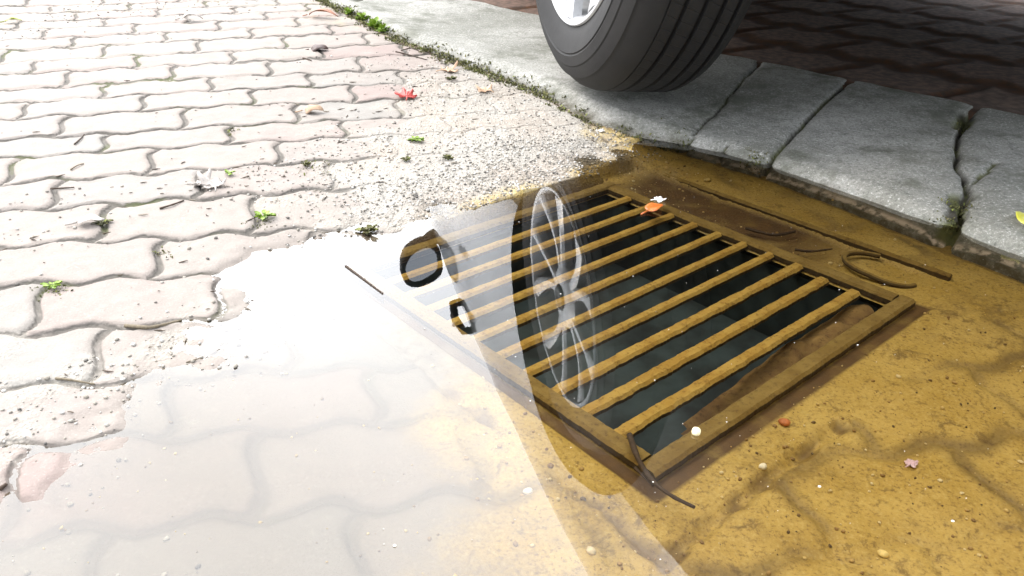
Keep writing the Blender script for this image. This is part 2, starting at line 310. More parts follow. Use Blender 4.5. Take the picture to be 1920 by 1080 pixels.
def build_ground():
    ap = axis(-.62, .46, -1.5, 2.3); aq = axis(-.95, .62, -2.3, 1.3)
    Pq, Qq = np.meshgrid(ap, aq, indexing='ij'); p = Pq.ravel(); q = Qq.ravel()
    x = GC[0] + GU[0] * p + GV[0] * q; y = GC[1] + GU[1] * p + GV[1] * q
    z = terr(x, y); near = np.hypot(x, y - 1) < 4
    kdist, karc, ks = pl_dist(x, y, KP); behind = ks * np.where(True, 1, 1)
    side = np.sign(pl_dist(np.array([1.2]), np.array([2.2]), KP)[2][0]); kin = np.where(ks == side, kdist, -kdist)   # >0 on the kerb side
    u, v = pav_uv(x, y)
    # pattern behind the kerb: bigger blocks laid along it
    bl = (x - KB0[0]) * KBN[0] + (y - KB0[1]) * KBN[1]; back = (bl > -.03) & (kin > 0)
    bu = ((x - KB0[0]) * KBD[0] + (y - KB0[1]) * KBD[1]) / .23; bv = ((x - KB0[0]) * KBN[0] + (y - KB0[1]) * KBN[1]) / .23
    u = np.where(back, bu + .35, u); v = np.where(back, bv + .12, v)
    vv = v - .068 * np.cos(4 * np.pi * (u - .10)); k = np.floor(vv); fv = vv - k; uu = u - .5 * (k % 2) + .05 * np.sin(2 * np.pi * fv); fu = uu - np.floor(uu)
    dj = np.minimum(np.minimum(fu, 1 - fu) * .17, np.minimum(fv, 1 - fv) * .10)
    tilt = ((np.sin(k * 12.9898 + np.floor(uu) * 78.233) * 43758.5453) % 1 - .5) * .004
    inner = (p > -.282) & (p < .335) & (q > -.252) & (q < .296)
    sand = idw(x, y, [(850,230,1),(950,260,1),(1080,270,1),(800,300,.95),(900,340,1),(1000,330,1),(1060,215,.9),(960,180,.8),(860,150,.6),(760,110,.35),(700,330,.75),(620,400,.5),(760,400,.8),(560,360,.35),(640,280,.35),(700,220,.3),(620,140,.1),(480,300,.05),(400,200,0),(500,100,0),(200,400,.1),(100,100,0),(350,330,.42),(200,640,.3),(60,700,.5),(300,640,.5),(100,800,.45),(300,520,.15),(80,450,.15),(450,450,.3),(530,500,.45),(600,560,.4),(1200,800,.3),(1600,900,0),(700,800,.2),(300,900,.2)])
    silt = idw(x, y, [(1400,1000,1),(1700,800,1),(1900,600,1),(1900,950,1),(1500,760,1),(1050,800,.95),(1150,950,.8),(1250,1070,.8),(1120,1070,.6),(1000,600,.9),(1450,340,1),(1800,500,1),(1250,270,1),(1150,250,.55),(1130,330,.8),(1000,385,.7),(900,400,.55),(820,420,.35),(800,600,.45),(900,800,.6),(980,1000,.55),(700,700,.12),(500,800,.08),(700,950,.1),(300,900,0),(200,700,0),(600,500,0),(700,400,0),(900,300,0.02),(1000,300,0),(1080,290,.1),(850,350,0),(600,450,0),(500,600,0),(400,700,0),(650,650,.0),(600,900,0.05),(500,300,0),(200,200,0),(800,200,0),(1000,230,.1),(1050,215,0.1)])
    silt = np.where(back, .12, silt); sand = np.where(back, .3, sand)
    pavm = np.where(inner, 0., 1.)
    z = z + np.where(near, (fbm(x, y, .05, 3) - .5) * (.0045 + .011 * np.exp(-(z / .006) ** 2) * (q < .25)) + (fbm(x, y, .012, 8, 2) - .5) * .0016, 0)
    z = z + np.where(near & ~inner & ~back, tilt * (1 - sst(.3, .7, sand)) * .5, 0)
    jd = (1 - sst(.001, .0055, dj)) * pavm * (1 - .75 * sst(.35, .7, sand)) * np.where(z < -.004, .45, 1)
    z = z - np.where(near, .0045 * jd, 0)
    z = z + sst(.35, .8, sand) * np.where(near, (fbm(x, y, .09, 5) - .4) * .008, 0) * (1 - sst(0, -.01, z))
    # the concrete bed round the grate, its dark outer seam, the slot beside the frame and the sunken strip on the kerb side
    seam = np.minimum(np.abs(p + .281), 9); seam = np.where((q > -.0) & (q < .30), seam, 9); seam = np.minimum(seam, np.where((p > -.281) & (p < -.03), np.abs(q - .292), 9)) + (fbm(x, y, .03, 41) - .4) * .022
    z = z - .006 * (1 - sst(.002, .009, seam))
    bed = inner & (p < .23); z = np.where(bed & (kin < -.02), np.minimum(z, -.016 - (fbm(x, y, .06, 4) - .5) * .004), z)
    slot = (np.abs(p) < .240) & (np.abs(q) < .251); z = np.where(slot, -.0235, z)
    rec = sst(.228, .236, p) * (1 - sst(.312, .320, p)) * sst(-.268, -.26, q) * (1 - sst(.21, .26, q)); z = np.where(rec > 0, z * (1 - rec) + rec * (-.024 + (fbm(x, y, .05, 6) - .5) * .006), z)
    z = np.where(kin > .03, -.03, z); z = np.where(back, .047 + (fbm(x, y, .2, 9) - .5) * .006 - .005 * (1 - sst(.004, .016, dj)), z)
    mud = np.maximum(1.05 * rec * sst(.19, .02, q) * sst(-.262, -.2, q), np.where(slot & ~((np.abs(p) < .226) & (np.abs(q) < .237)), 1., 0)); mud = np.maximum(mud, .8 * (1 - sst(.002, .013, seam)) * sst(.35, .6, fbm(x, y, .02, 42)))
    mud = np.maximum(mud, np.where(kin > -.006, .6, 0) * np.where(back, 0, 1)); mud = np.maximum(mud, np.where(back, 1.0 * (1 - sst(.008, .022, dj)), 0))
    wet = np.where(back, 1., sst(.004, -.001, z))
    ip, iq = len(ap), len(aq); idx = np.arange(ip * iq).reshape(ip, iq)
    Q4 = np.stack([idx[:-1, :-1], idx[:-1, 1:], idx[1:, 1:], idx[1:, :-1]], -1).reshape(-1, 4)
    pc = p[Q4].mean(1); qc = q[Q4].mean(1); Q4 = Q4[~((np.abs(pc) < .206) & (np.abs(qc) < .217))]
    me = np_mesh('paving', np.stack([x, y, z], 1), Q4)
    for nm, a in (('sand', sand), ('silt', silt), ('pavm', pavm), ('mud', mud), ('wet', wet), ('red_shaded', np.where(back, 1., 0.))):
        at = me.attributes.new(nm, 'FLOAT', 'POINT'); at.data.foreach_set('value', a.astype(np.float32))
    uvl = me.uv_layers.new(name='pav'); li = np.empty(len(me.loops), np.int32); me.loops.foreach_get('vertex_index', li)
    uvl.data.foreach_set('uv', np.stack([u[li], v[li]], 1).astype(np.float32).ravel())
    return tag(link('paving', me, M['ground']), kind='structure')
build_ground()

# ------------------------------------------------------------------ water
def build_water():
    x0, x1, y0, y1 = -1.5, 1.5, -.05, 1.6
    return tag(link('puddle', mesh('puddle', [(x0, y0, 0), (x1, y0, 0), (x1, y1, 0), (x0, y1, 0)], [(0, 1, 2, 3)]), M['water'], smooth=False), kind='structure')
build_water()

# ------------------------------------------------------------------ kerb strip
def smooth_line(PL, step=.006, k=9):
    d = np.r_[0, np.cumsum(np.linalg.norm(np.diff(PL, axis=0), axis=1))]; s = np.r_[np.arange(0, d[-1], .02), d[-1]]
    X = np.interp(s, d, PL[:, 0]); Y = np.interp(s, d, PL[:, 1]); w = np.hanning(k + 2)[1:-1]; w /= w.sum()
    sm = lambda A: np.r_[A[:k//2], np.convolve(A, w, 'valid'), A[-(k//2):]]
    return np.stack([sm(X), sm(Y)], 1)
def build_kerb():
    FL = smooth_line(KP); d = np.r_[0, np.cumsum(np.linalg.norm(np.diff(FL, axis=0), axis=1))]
    keep = np.r_[np.arange(0, 4.6, .4), np.arange(4.6, 5, .05)]
    s = np.unique(np.r_[np.arange(0, 5.2, .2), np.arange(5.2, min(d[-1], 9.2), .004), np.arange(9.2, d[-1], .25), d[-1]])
    fx = np.interp(s, d, FL[:, 0]); fy = np.interp(s, d, FL[:, 1])
    # the back edge is a straight line; each front point is joined to the back point straight across
    tb = (fx - KB0[0]) * KBD[0] + (fy - KB0[1]) * KBD[1]; bx = KB0[0] + KBD[0] * tb; by = KB0[1] + KBD[1] * tb
    prof = np.r_[-.004, -.002, .0, .002, .005, .009, .014, np.arange(.02, 1, .0062)]; T = np.r_[prof[prof < 1], 1.0, 1.0]
    w = np.hypot(bx - fx, by - fy); X = fx[:, None] + (bx - fx)[:, None] * T; Y = fy[:, None] + (by - fy)[:, None] * T
    D = w[:, None] * T; Zf = terr(fx, fy)[:, None]; rise = sst(-.003, .045, D) * .022 + np.clip(D, 0, 1) / np.maximum(w[:, None], .1) * .027
    base = np.maximum(Zf, -.012) * (1 - T) ** 2
    Z = base + rise + (fbm(X, Y, .07, 31) - .5) * .006 + (fbm(X, Y, .3, 12) - .5) * .008 * T
    Z[:, 0:2] = np.minimum(Zf - .02, -.03); Z[:, -1] = -.02
    gr = np.zeros(X.shape); x = X.ravel(); y = Y.ravel()
    def crack(pts, width, depth, jit=.003, seed=0):
        nonlocal gr, Z
        P = []
        for a, b in pts: P.append(G(a, b, .035)[:2])
        dd, _, _ = pl_dist(x + (fbm(x, y, .03, seed + 50) - .5) * jit * 3, y + (fbm(x, y, .03, seed + 60) - .5) * jit * 3, np.array(P)); dd = dd.reshape(X.shape)
        g = 1 - sst(width * .45, width, dd); gr = np.maximum(gr, g); Z = Z - depth * g - .003 * (1 - sst(0, width * 4, dd))
    crack([(1615,147),(1560,185),(1480,245),(1425,290),(1400,312)], .005, .010, .001, 1)
    crack([(1405,300),(1420,285)], .014, .006, .004, 7)
    crack([(1450,105),(1400,148),(1340,205),(1290,237),(1270,256)], .0026, .005, .003, 2)
    crack([(1372,243),(1340,268),(1310,281)], .003, .004, .005, 3)
    crack([(1862,200),(1812,222),(1800,255),(1796,300),(1822,330),(1815,370),(1785,408),(1770,440)], .006, .012, .004, 4)
    crack([(1812,222),(1800,240)], .018, .008, .006, 8)
    crack([(1815,345),(1795,385),(1775,420)], .016, .006, .008, 9)
    crack([(1822,330),(1850,315),(1870,300)], .003, .004, .005, 5)
    crack([(720,-5),(680,14),(665,25)], .006, .007, .003, 6)
    for a in (2.3, 3.1, 3.9, 9.6, 10.4, 11.2):
        i = np.argmin(abs(s - a)); Z[i] -= .01; gr[i] = 1
    edge = np.clip(1 - sst(.0, .024, D + (fbm(X, Y, .03, 21) - .5) * .03), 0, 1); line = (1 - sst(.002, .006, abs(D - .008))) * (1 - sst(1.18, 1.3, Y))
    n, m = X.shape; idx = np.arange(n * m).reshape(n, m); Q4 = np.stack([idx[:-1, :-1], idx[:-1, 1:], idx[1:, 1:], idx[1:, :-1]], -1).reshape(-1, 4)[:, ::-1]
    me = np_mesh('kerb', np.stack([X.ravel(), Y.ravel(), Z.ravel()], 1), Q4)
    nz_ = np.empty(len(me.polygons) * 3, np.float32); me.polygons.foreach_get('normal', nz_)
    if nz_[2::3].mean() < 0: me.flip_normals()
    for nm, a in (('groove', gr), ('edge', edge), ('line', line)):
        at = me.attributes.new(nm, 'FLOAT', 'POINT'); at.data.foreach_set('value', a.ravel().astype(np.float32))
    return tag(link('kerb', me, M['kerb']), kind='structure')
build_kerb()

# ------------------------------------------------------------------ drain: chamber and grate
ZG = -.013
def gbox(p0, p1, q0, q1, z0, z1):
    V = [gp(p, q, z) for z in (z0, z1) for q in (q0, q1) for p in (p0, p1)]
    return V, [(0,2,3,1),(4,5,7,6),(0,1,5,4),(2,6,7,3),(0,4,6,2),(1,3,7,5)]
def build_drain():
    hp, hq = .208, .219
    ch = joinm([gbox(-hp-.03, -hp, -hq-.03, hq+.03, -.42, -.031), gbox(hp, hp+.03, -hq-.03, hq+.03, -.42, -.031), gbox(-hp, hp, -hq-.03, -hq, -.42, -.031), gbox(-hp, hp, hq, hq+.03, -.42, -.031), gbox(-hp, hp, -hq, hq, -.42, -.13)])
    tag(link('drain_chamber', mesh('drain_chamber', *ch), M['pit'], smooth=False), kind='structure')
    root = empty('drain_grate', tuple(gp(0, 0, ZG)))
    inv = Matrix.Translation(-Vector(root.location))
    def part(name, VF, mat, smooth=False, parent=root):
        me = mesh(name, *VF); me.transform(inv); return link(name, me, mat, parent, smooth)
    P1, Q1 = .226, .237; w = .019
    fr = []
    def rail(p0, p1, q0, q1): fr.append(rough_bar(p0, p1, q0, q1, ZG - .009, ZG, .0009, 2.0))
    def rough_bar(p0, p1, q0, q1, z0, z1, amp, fall=0.0, seed=None):
        lp = (p1 - p0) > (q1 - q0); n = max(int(((p1 - p0) if lp else (q1 - q0)) / .0025), 4)
        V = []; Fc = []; sd_ = seed if seed is not None else random.random() * 90
        for i in range(n + 1):
            t = i / n
            a = (fbm(np.array([t * 3 + sd_]), np.array([sd_]), .12, 2)[0] - .5) * 2 * amp; b = (fbm(np.array([t * 3 + sd_]), np.array([sd_ + 9]), .10, 4)[0] - .5) * 2 * amp; c = (fbm(np.array([t * 3 + sd_]), np.array([sd_ + 19]), .08, 6)[0] - .5) * amp; a += (random.random() - .5) * amp * .7; b += (random.random() - .5) * amp * .7
            if lp:
                p = p0 + (p1 - p0) * t; ring = [(p, q0 + a, z0), (p, q0 + a, z1 - .003 + c), (p, q0 + a + .003, z1 + c), (p, q1 + b - .003, z1 + c * .6), (p, q1 + b, z1 - .003 + c), (p, q1 + b, z0)]
            else:
                q = q0 + (q1 - q0) * t; ring = [(p0 + a, q, z0), (p0 + a, q, z1 - .003 + c), (p0 + a + .003, q, z1 + c), (p1 + b - .003, q, z1 + c * .6), (p1 + b, q, z1 - .003 + c), (p1 + b, q, z0)]
            V += [gp(*r) for r in ring]
        for i in range(n):
            for k in range(6): Fc.append((i*6+k, i*6+(k+1)%6, (i+1)*6+(k+1)%6, (i+1)*6+k))
        Fc.append(tuple(range(6))); Fc.append(tuple(range(n*6, n*6+6))[::-1]); return V, Fc
    rail(-P1, P1, -Q1, -Q1 + w); rail(-P1, P1, Q1 - w, Q1); rail(-P1, -P1 + w, -Q1 + w, Q1 - w); rail(P1 - w, P1, -Q1 + w, Q1 - w)
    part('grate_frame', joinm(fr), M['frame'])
    gap = (2 * Q1 - 2 * w) / 11
    for i in range(10):
        q = -Q1 + w + gap * (i + 1) + .001; hw = .0066 + (.0008 if i > 6 else 0)
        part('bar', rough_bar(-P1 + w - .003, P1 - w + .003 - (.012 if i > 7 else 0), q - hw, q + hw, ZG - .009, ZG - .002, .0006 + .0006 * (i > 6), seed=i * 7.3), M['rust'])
    # outer angle bar of the sunken strip on the kerb side, and the lifting ring lying in it
    part('outer_frame', joinm([rough_bar(.318, .326, -.27, .235, -.04, -.0125, .0012), rough_bar(.238, .318, -.272, -.264, -.04, -.013, .0012)]), M['frame'])
    ring = []
    for k in range(30):
        a = math.radians(95 + k * 245 / 29); ring.append(gp(.281 + .031 * math.cos(a), .168 + .045 * math.sin(a), -.0165 - .006 * max(0, math.sin(a)) ))
    part('lifting_ring', tube(ring, .0034, 8), M['frame'], True)
    def lip(a, b, h=.0012):
        A, B = Vector(G(*a, 0)), Vector(G(*b, 0)); d = (B - A).normalized(); n_ = Vector((-d.y, d.x, 0)) * .0011; V = []
        for z in (-.012, h):
            for p_ in (A - n_, A + n_, B + n_ * .5, B - n_ * .5): V.append((p_.x, p_.y, z))
        return V, [(0, 1, 2, 3), (7, 6, 5, 4), (0, 4, 5, 1), (1, 5, 6, 2), (2, 6, 7, 3), (3, 7, 4, 0)]
    part('frame_lip', lip((648, 499), (718, 551)), M['twig'])
    tag(root, 'rusty square steel drain grate with ten bars sunk in the puddle', 'drain grate')
build_drain()
def build_sludge():
    n, m = 70, 14; V = []; Fc = []
    for i in range(n):
        for j in range(m):
            p = -.11 + .31 * i / (n - 1); q = .178 + .038 * j / (m - 1); w = min(1, max(0, (i / 40 - .45 * j / m + .25 * float(fbm(np.array([p * 1.0 + 5]), np.array([q + 5.]), .02, 25)[0])))) ** .6; edge = .5 + .5 * math.sin(math.pi * j / (m - 1))
            V.append(gp(p, q, ZG - .052 + .034 * w * (.55 + .45 * edge) * (.75 + .5 * float(fbm(np.array([p + 3]), np.array([q + 3]), .03, 15)[0]))))
    for i in range(n - 1):
        for j in range(m - 1): Fc.append((i * m + j, i * m + j + 1, (i + 1) * m + j + 1, (i + 1) * m + j))
    k = len(V); V += [v - Vector((0, 0, .012)) for v in V]; Fc += [tuple(k + a for a in f[::-1]) for f in Fc]
    tag(link('sludge', mesh('sludge', V, Fc), M['sludge']), kind='stuff')
build_sludge()

# ------------------------------------------------------------------ car
HEAD = math.radians(-14.0); CAX = np.array([math.sin(HEAD), math.cos(HEAD)]); CRT = np.array([math.cos(HEAD), -math.sin(HEAD)])
WHEEL = np.array([.090, 1.46]); CZ = .052
def car_materials():
    t = NT('silver_paint'); fl = t.voro(1500, out='Color'); t.bsdf(t.mix(t.math('MULTIPLY', fl, .12), (.25, .26, .27), (.34, .35, .36)), .28, None, .35, Coat_Weight=.8, Coat_Roughness=.04); M['paint'] = t.m
    M['plastic'] = simple('black_plastic', (.018, .018, .019), .55, sc=200); M['liner'] = simple('wheel_arch_liner', (.012, .012, .012), .9)
    t = NT('dark_glass'); t.bsdf((.012, .015, .017), .03, None, 0, Coat_Weight=.5); M['glass'] = t.m
    t = NT('red_lens'); t.bsdf((.28, .01, .012), .1, None, 0, Coat_Weight=1.0); M['red'] = t.m
    t = NT('clear_lens'); t.bsdf((.6, .62, .64), .08, None, .3, Coat_Weight=1.0); M['clear'] = t.m
    t = NT('mirror'); t.bsdf((.72, .75, .78), .02, None, 1.0); M['mirror'] = t.m
    M['chrome'] = simple('chrome', (.75, .76, .77), .12, 1, bump=0)
    M['alloy'] = simple('alloy', (.52, .53, .54), .38, .6, sc=120, var=.06, bump=.05)
    M['disc'] = simple('brake_steel', (.10, .10, .105), .5, .6)
    t = NT('rubber'); o = t.obj(); n = t.noise(45, 5, .6); d = t.noise(7, 4)
    c = t.mix(t.rng(n, .3, .7), (.006, .0065, .007), (.011, .011, .012)); c = t.mix(t.math('MULTIPLY', t.rng(d, .42, .7), .4), c, (.024, .0235, .022)); c = t.mix(t.rng(t.voro(70), .07, .03, 0, .5), c, (.08, .075, .07))
    sp = t.n('ShaderNodeSeparateXYZ'); t.put(sp.inputs[0], o); an = t.math('MULTIPLY', t.math('ARCTAN2', sp.outputs[2], sp.outputs[0]), 92 / (2 * math.pi)); an = t.math('ADD', an, t.math('MULTIPLY', sp.outputs[1], 16)); fr_ = t.math('FRACT', an)
    sipe = t.math('MULTIPLY', t.rng(t.math('ABSOLUTE', t.math('SUBTRACT', fr_, .5)), .03, .07, 1, 0), t.math('MULTIPLY', t.rng(sp.outputs[1], -.058, -.061), t.rng(sp.outputs[1], -.172, -.168)))
    c = t.mix(t.math('MULTIPLY', sipe, .75), c, (.004, .004, .004)); hh = t.math('SUBTRACT', t.math('MULTIPLY', t.noise(500, 3), .4), sipe)
    t.bsdf(c, .72, t.bump(hh, .5, .0015)); M['rubber'] = t.m
car_materials()
def build_car():
    org = WHEEL + CRT * .90
    root = empty('parked_car', (org[0], org[1], CZ), -HEAD + math.pi / 2)      # local x forward, y left
    tag(root, 'silver car standing with its rear wheel on the kerb, mirrored in the puddle', 'car')
    def part(name, VF, mat, smooth=True, parent=root): return link(name, mesh(name, *VF), mat, parent, smooth)
    st = np.array([-.74,-.70,-.60,-.42,-.15,.25,.8,1.4,1.8,2.2,2.7,3.1,3.28,3.34])
    HW = np.array([.69,.755,.80,.842,.880,.906,.926,.934,.932,.925,.90,.84,.74,.66])
    ZB = np.array([.34,.29,.27,.24,.21,.20,.20,.20,.20,.20,.21,.23,.26,.32])
    ZT = np.array([.86,.97,1.12,1.34,1.44,1.47,1.47,1.43,1.27,1.04,.97,.88,.78,.62])
    RW = np.array([.60,.66,.655,.65,.66,.67,.68,.67,.68,.74,.72,.66,.58,.52])
    def ring(i):
        hw, zb, zt, rw = HW[i], ZB[i], ZT[i], RW[i]; zs = min(.95, zt - .07); zm = (zb + zs) / 2
        return [(0, zb), (hw - .16, zb), (hw - .04, zb + .03), (hw - .012, zb + .16), (hw - .008, zm), (hw - .012, zs - .22), (hw - .002, zs - .15), (hw, zs - .06), (hw - .012, zs), (hw - .06, zs + .02), (rw + .03, zt - .09 if zt > 1.06 else zs + .03), (rw - .02, zt - .025), (rw - .2, zt), (0, zt + .008)]
    R_ = [ring(i) for i in range(len(st))]; m = len(R_[0])
    V = []; Fc = []
    full = m * 2 - 2
    for i, r in enumerate(R_):
        V += [(st[i], y, z) for y, z in r] + [(st[i], -y, z) for y, z in r[-2:0:-1]]
    for i in range(len(st) - 1):
        for k in range(full): Fc.append((i*full+k, i*full+(k+1)%full, (i+1)*full+(k+1)%full, (i+1)*full+k))
    Fc.append(tuple(range(full))); Fc.append(tuple(range((len(st)-1)*full, len(st)*full))[::-1])
    me = mesh('body_cage', V, Fc); tmp = bpy.data.objects.new('body_cage', me); COL.objects.link(tmp)
    bm = bmesh.new(); bm.from_mesh(me); bmesh.ops.recalc_face_normals(bm, faces=bm.faces); bm.to_mesh(me); bm.free()
    sb = tmp.modifiers.new('s', 'SUBSURF'); sb.levels = 3; sb.render_levels = 3
    cut = []
    for sx in (0, 2.5):
        for sy in (1, -1):
            cv, cf = lathe([(-.0, 0.001), (-.0, .405), (.40, .405), (.40, .001)], 64); cv = [(x + sx, (y + .60) * sy, z + .345) for x, y, z in cv]
            cm = mesh('arch_cut', cv, cf); b2 = bmesh.new(); b2.from_mesh(cm); bmesh.ops.remove_doubles(b2, verts=b2.verts, dist=.002); bmesh.ops.recalc_face_normals(b2, faces=b2.faces); b2.to_mesh(cm); b2.free()
            co = bpy.data.objects.new('arch_cut', cm); COL.objects.link(co); cut.append(co)
            bo = tmp.modifiers.new('b', 'BOOLEAN'); bo.operation = 'DIFFERENCE'; bo.solver = 'EXACT'; bo.object = co
    dg = bpy.context.evaluated_depsgraph_get(); me2 = bpy.data.meshes.new_from_object(tmp.evaluated_get(dg)); me2.name = 'body'
    for o in cut + [tmp]: bpy.data.objects.remove(o)
    bb = bmesh.new(); bb.from_mesh(me2)
    for co_, no_ in (((-.25, 0, 0), (1, 0, 0)), ((0, 0, .60), (0, 0, 1)), ((0, 0, .30), (0, 0, 1))): bmesh.ops.bisect_plane(bb, geom=bb.verts[:] + bb.edges[:] + bb.faces[:], dist=1e-5, plane_co=co_, plane_no=no_)
    bb.to_mesh(me2); bb.free()
    body = link('body', me2, None, root, True); me2.materials.clear(); me2.materials.append(M['paint']); me2.materials.append(M['liner']); me2.materials.append(M['plastic'])
    for f in me2.polygons:
        c = f.center; inarch = any(math.hypot(c.x - sx, c.z - .345) < .412 and abs(c.y) < .99 and abs(math.hypot(c.x - sx, c.z - .345) - .405) < .012 and (f.normal.x * (c.x - sx) + f.normal.z * (c.z - .345)) < -.25 for sx in (0, 2.5)) or (abs(abs(c.y) - .60) < .01 and any(math.hypot(c.x - sx, c.z - .345) < .41 for sx in (0, 2.5)))
        if inarch: f.material_index = 1
        elif c.z < .30 and f.normal.z < -.5: f.material_index = 1
        elif c.x < -.25 and c.z < .60: f.material_index = 2
        elif c.z < .30: f.material_index = 2
    me2.set_sharp_from_angle(angle=math.radians(38))
    # smoothly interpolated skin for the panes and seams
    def cs(a): return np.interp
    def skin(s, k, off):
        ks = int(k); f = k - ks
        yz = []
        for kk in (ks, min(ks + 1, m - 1)):
            yz.append((np.interp(s, st, [R_[i][kk][0] for i in range(len(st))]), np.interp(s, st, [R_[i][kk][1] for i in range(len(st))])))
        y = yz[0][0] * (1 - f) + yz[1][0] * f; z = yz[0][1] * (1 - f) + yz[1][1] * f; return (s, y + off, z)
    def pane(name, s0a, s1a, s0b, s1b, k0, k1, sgn, off=.004):
        n = 10; Vp = []
        for lay in (off, off - .012):
            for i in range(n + 1):
                for j in range(7):
                    u = j / 6; a = s0a + (s0b - s0a) * u; b = s1a + (s1b - s1a) * u; x, y, z = skin(a + (b - a) * i / n, k0 + (k1 - k0) * u, lay); Vp.append((x, y * sgn, z))
        Fp = [];  N = (n + 1) * 7
        for i in range(n):
            for j in range(6): a = i * 7 + j; Fp.append((a, a + 1, a + 8, a + 7)); Fp.append((a + N, a + N + 7, a + N + 8, a + N + 1))
        ed = [i * 7 for i in range(n + 1)] + [n * 7 + j for j in range(1, 7)] + [i * 7 + 6 for i in range(n - 1, -1, -1)] + [j for j in range(5, 0, -1)]
        for a, b in zip(ed, ed[1:] + ed[:1]): Fp.append((a, b, b + N, a + N))
        return part(name, (Vp, Fp), M['glass'])
    for sg in (1, -1):
        pane('side_window', .80, 1.62, .82, 1.28, 9.05, 9.95, sg); pane('side_window', .05, .74, .08, .76, 9.05, 9.95, sg); pane('quarter_window', -.36, -.02, -.22, .02, 9.05, 9.95, sg)
    # rear window and windscreen: slabs laid on the sloping ends
    def slab(name, P, mat, th=.012):
        n = (Vector(P[1]) - Vector(P[0])).cross(Vector(P[3]) - Vector(P[0])).normalized(); V = [Vector(p) + n * .0 for p in P] + [Vector(p) - n * th for p in P]
        o = part(name, (V, [(0, 1, 2, 3), (7, 6, 5, 4), (0, 4, 5, 1), (1, 5, 6, 2), (2, 6, 7, 3), (3, 7, 4, 0)]), mat, False); return bevel(o, .003)
    slab('rear_window', [(-.69, -.55, .985), (-.42, -.52, 1.335), (-.42, .52, 1.335), (-.69, .55, .985)], M['glass']); slab('windscreen', [(2.20, .60, 1.06), (1.50, .56, 1.41), (1.50, -.56, 1.41), (2.20, -.60, 1.06)], M['glass'])
    # lamps, bumper lip, plate recess, handles
    for sg in (1, -1):
        V = []
        for lay in (0, 1):
            for (x, y, z) in [(-.715, .50, .66), (-.60, .79, .68), (-.42, .862, .74), (-.40, .862, .86), (-.60, .795, .90), (-.72, .52, .86)]: V.append((x - .006 + lay * .06, (y + .004 - lay * .06) * sg, z))
        part('tail_light', (V, [(0, 1, 4, 5), (1, 2, 3, 4), (6, 11, 10, 7), (7, 10, 9, 8)] + [(a, b, b + 6, a + 6) for a, b in ((0, 1), (1, 2), (2, 3), (3, 4), (4, 5), (5, 0))]), M['red'], False)
        V = []
        for lay in (0, 1):
            for (x, y, z) in [(3.24, .40, .58), (3.12, .72, .60), (2.92, .87, .66), (2.94, .85, .74), (3.10, .72, .76), (3.25, .42, .70)]: V.append((x + .02 - lay * .08, (y + .004 - lay * .06) * sg, z))
        part('headlight', (V, [(0, 1, 4, 5), (1, 2, 3, 4), (6, 11, 10, 7), (7, 10, 9, 8)] + [(a, b, b + 6, a + 6) for a, b in ((0, 1), (1, 2), (2, 3), (3, 4), (4, 5), (5, 0))]), M['clear'], False)
        h = part('door_handle', joinm([tube([(.86, .895 * sg, .93), (.87, .940 * sg, .935), (.96, .953 * sg, .94), (1.05, .945 * sg, .935), (1.06, .90 * sg, .93)], .014, 10)]), M['plastic'])
        part('handle_trim', boxm(.92, .97, .953 * sg, .969 * sg, .928, .948), M['chrome'], False, h)
        # wing mirror: housing open to the rear with the glass set in it, on a short stalk
        Vm = []; nR = 24; prof = [(-.045, .99, 1.0), (-.052, 1.0, 1.0), (-.03, 1.04, 1.04), (.02, 1.0, 1.0), (.07, .75, .72), (.10, .35, .35)]
        outl = [(.060, -.055), (.088, .01), (.072, .078), (.030, .100), (-.035, .085), (-.082, .045), (-.080, -.035), (-.045, -.088), (.012, -.088)]
        cy, cz = .985, 1.035
        on = [Vector((a, b)) for a, b in outl]; dense = []
        for i in range(len(on)):
            for f in np.linspace(0, 1, 8, endpoint=False):
                p0, p1, p2, p3 = on[i - 1], on[i], on[(i + 1) % len(on)], on[(i + 2) % len(on)]
                dense.append(.5 * (2 * p1 + (p2 - p0) * f + (2 * p0 - 5 * p1 + 4 * p2 - p3) * f * f + (3 * p1 - p0 - 3 * p2 + p3) * f ** 3))
        nd = len(dense); rings = [(-.030, .78), (-.046, .80), (-.055, .93), (-.050, 1.0), (-.01, 1.03), (.04, .98), (.085, .72), (.105, .3)]
        for x, sc in rings:
            for d in dense: Vm.append((1.62 + x - (d.x) * .06, (cy + d.x * sc) * sg, cz + d.y * sc))
        Fm = []
        for i in range(len(rings) - 1):
            for k in range(nd): Fm.append((i*nd+k, i*nd+(k+1)%nd, (i+1)*nd+(k+1)%nd, (i+1)*nd+k))
        Fm.append(tuple(range((len(rings)-1)*nd, len(rings)*nd)))
        hs = part('wing_mirror', joinm([(Vm, Fm), tube([(1.64, .88 * sg, .93), (1.645, .945 * sg, .955), (1.65, .98 * sg, .99)], [.035, .028, .03], 12)]), M['plastic'])
        Vg = [(1.62 - .036 - d.x * .06, (cy + d.x * .80) * sg, cz + d.y * .80) for d in dense]; Vg += [(x + .008, y, z) for x, y, z in Vg]
        part('mirror_glass', (Vg, [tuple(range(nd)), tuple(range(nd, 2 * nd))[::-1]] + [(k, (k + 1) % nd, nd + (k + 1) % nd, nd + k) for k in range(nd)]), M['mirror'], False, hs)
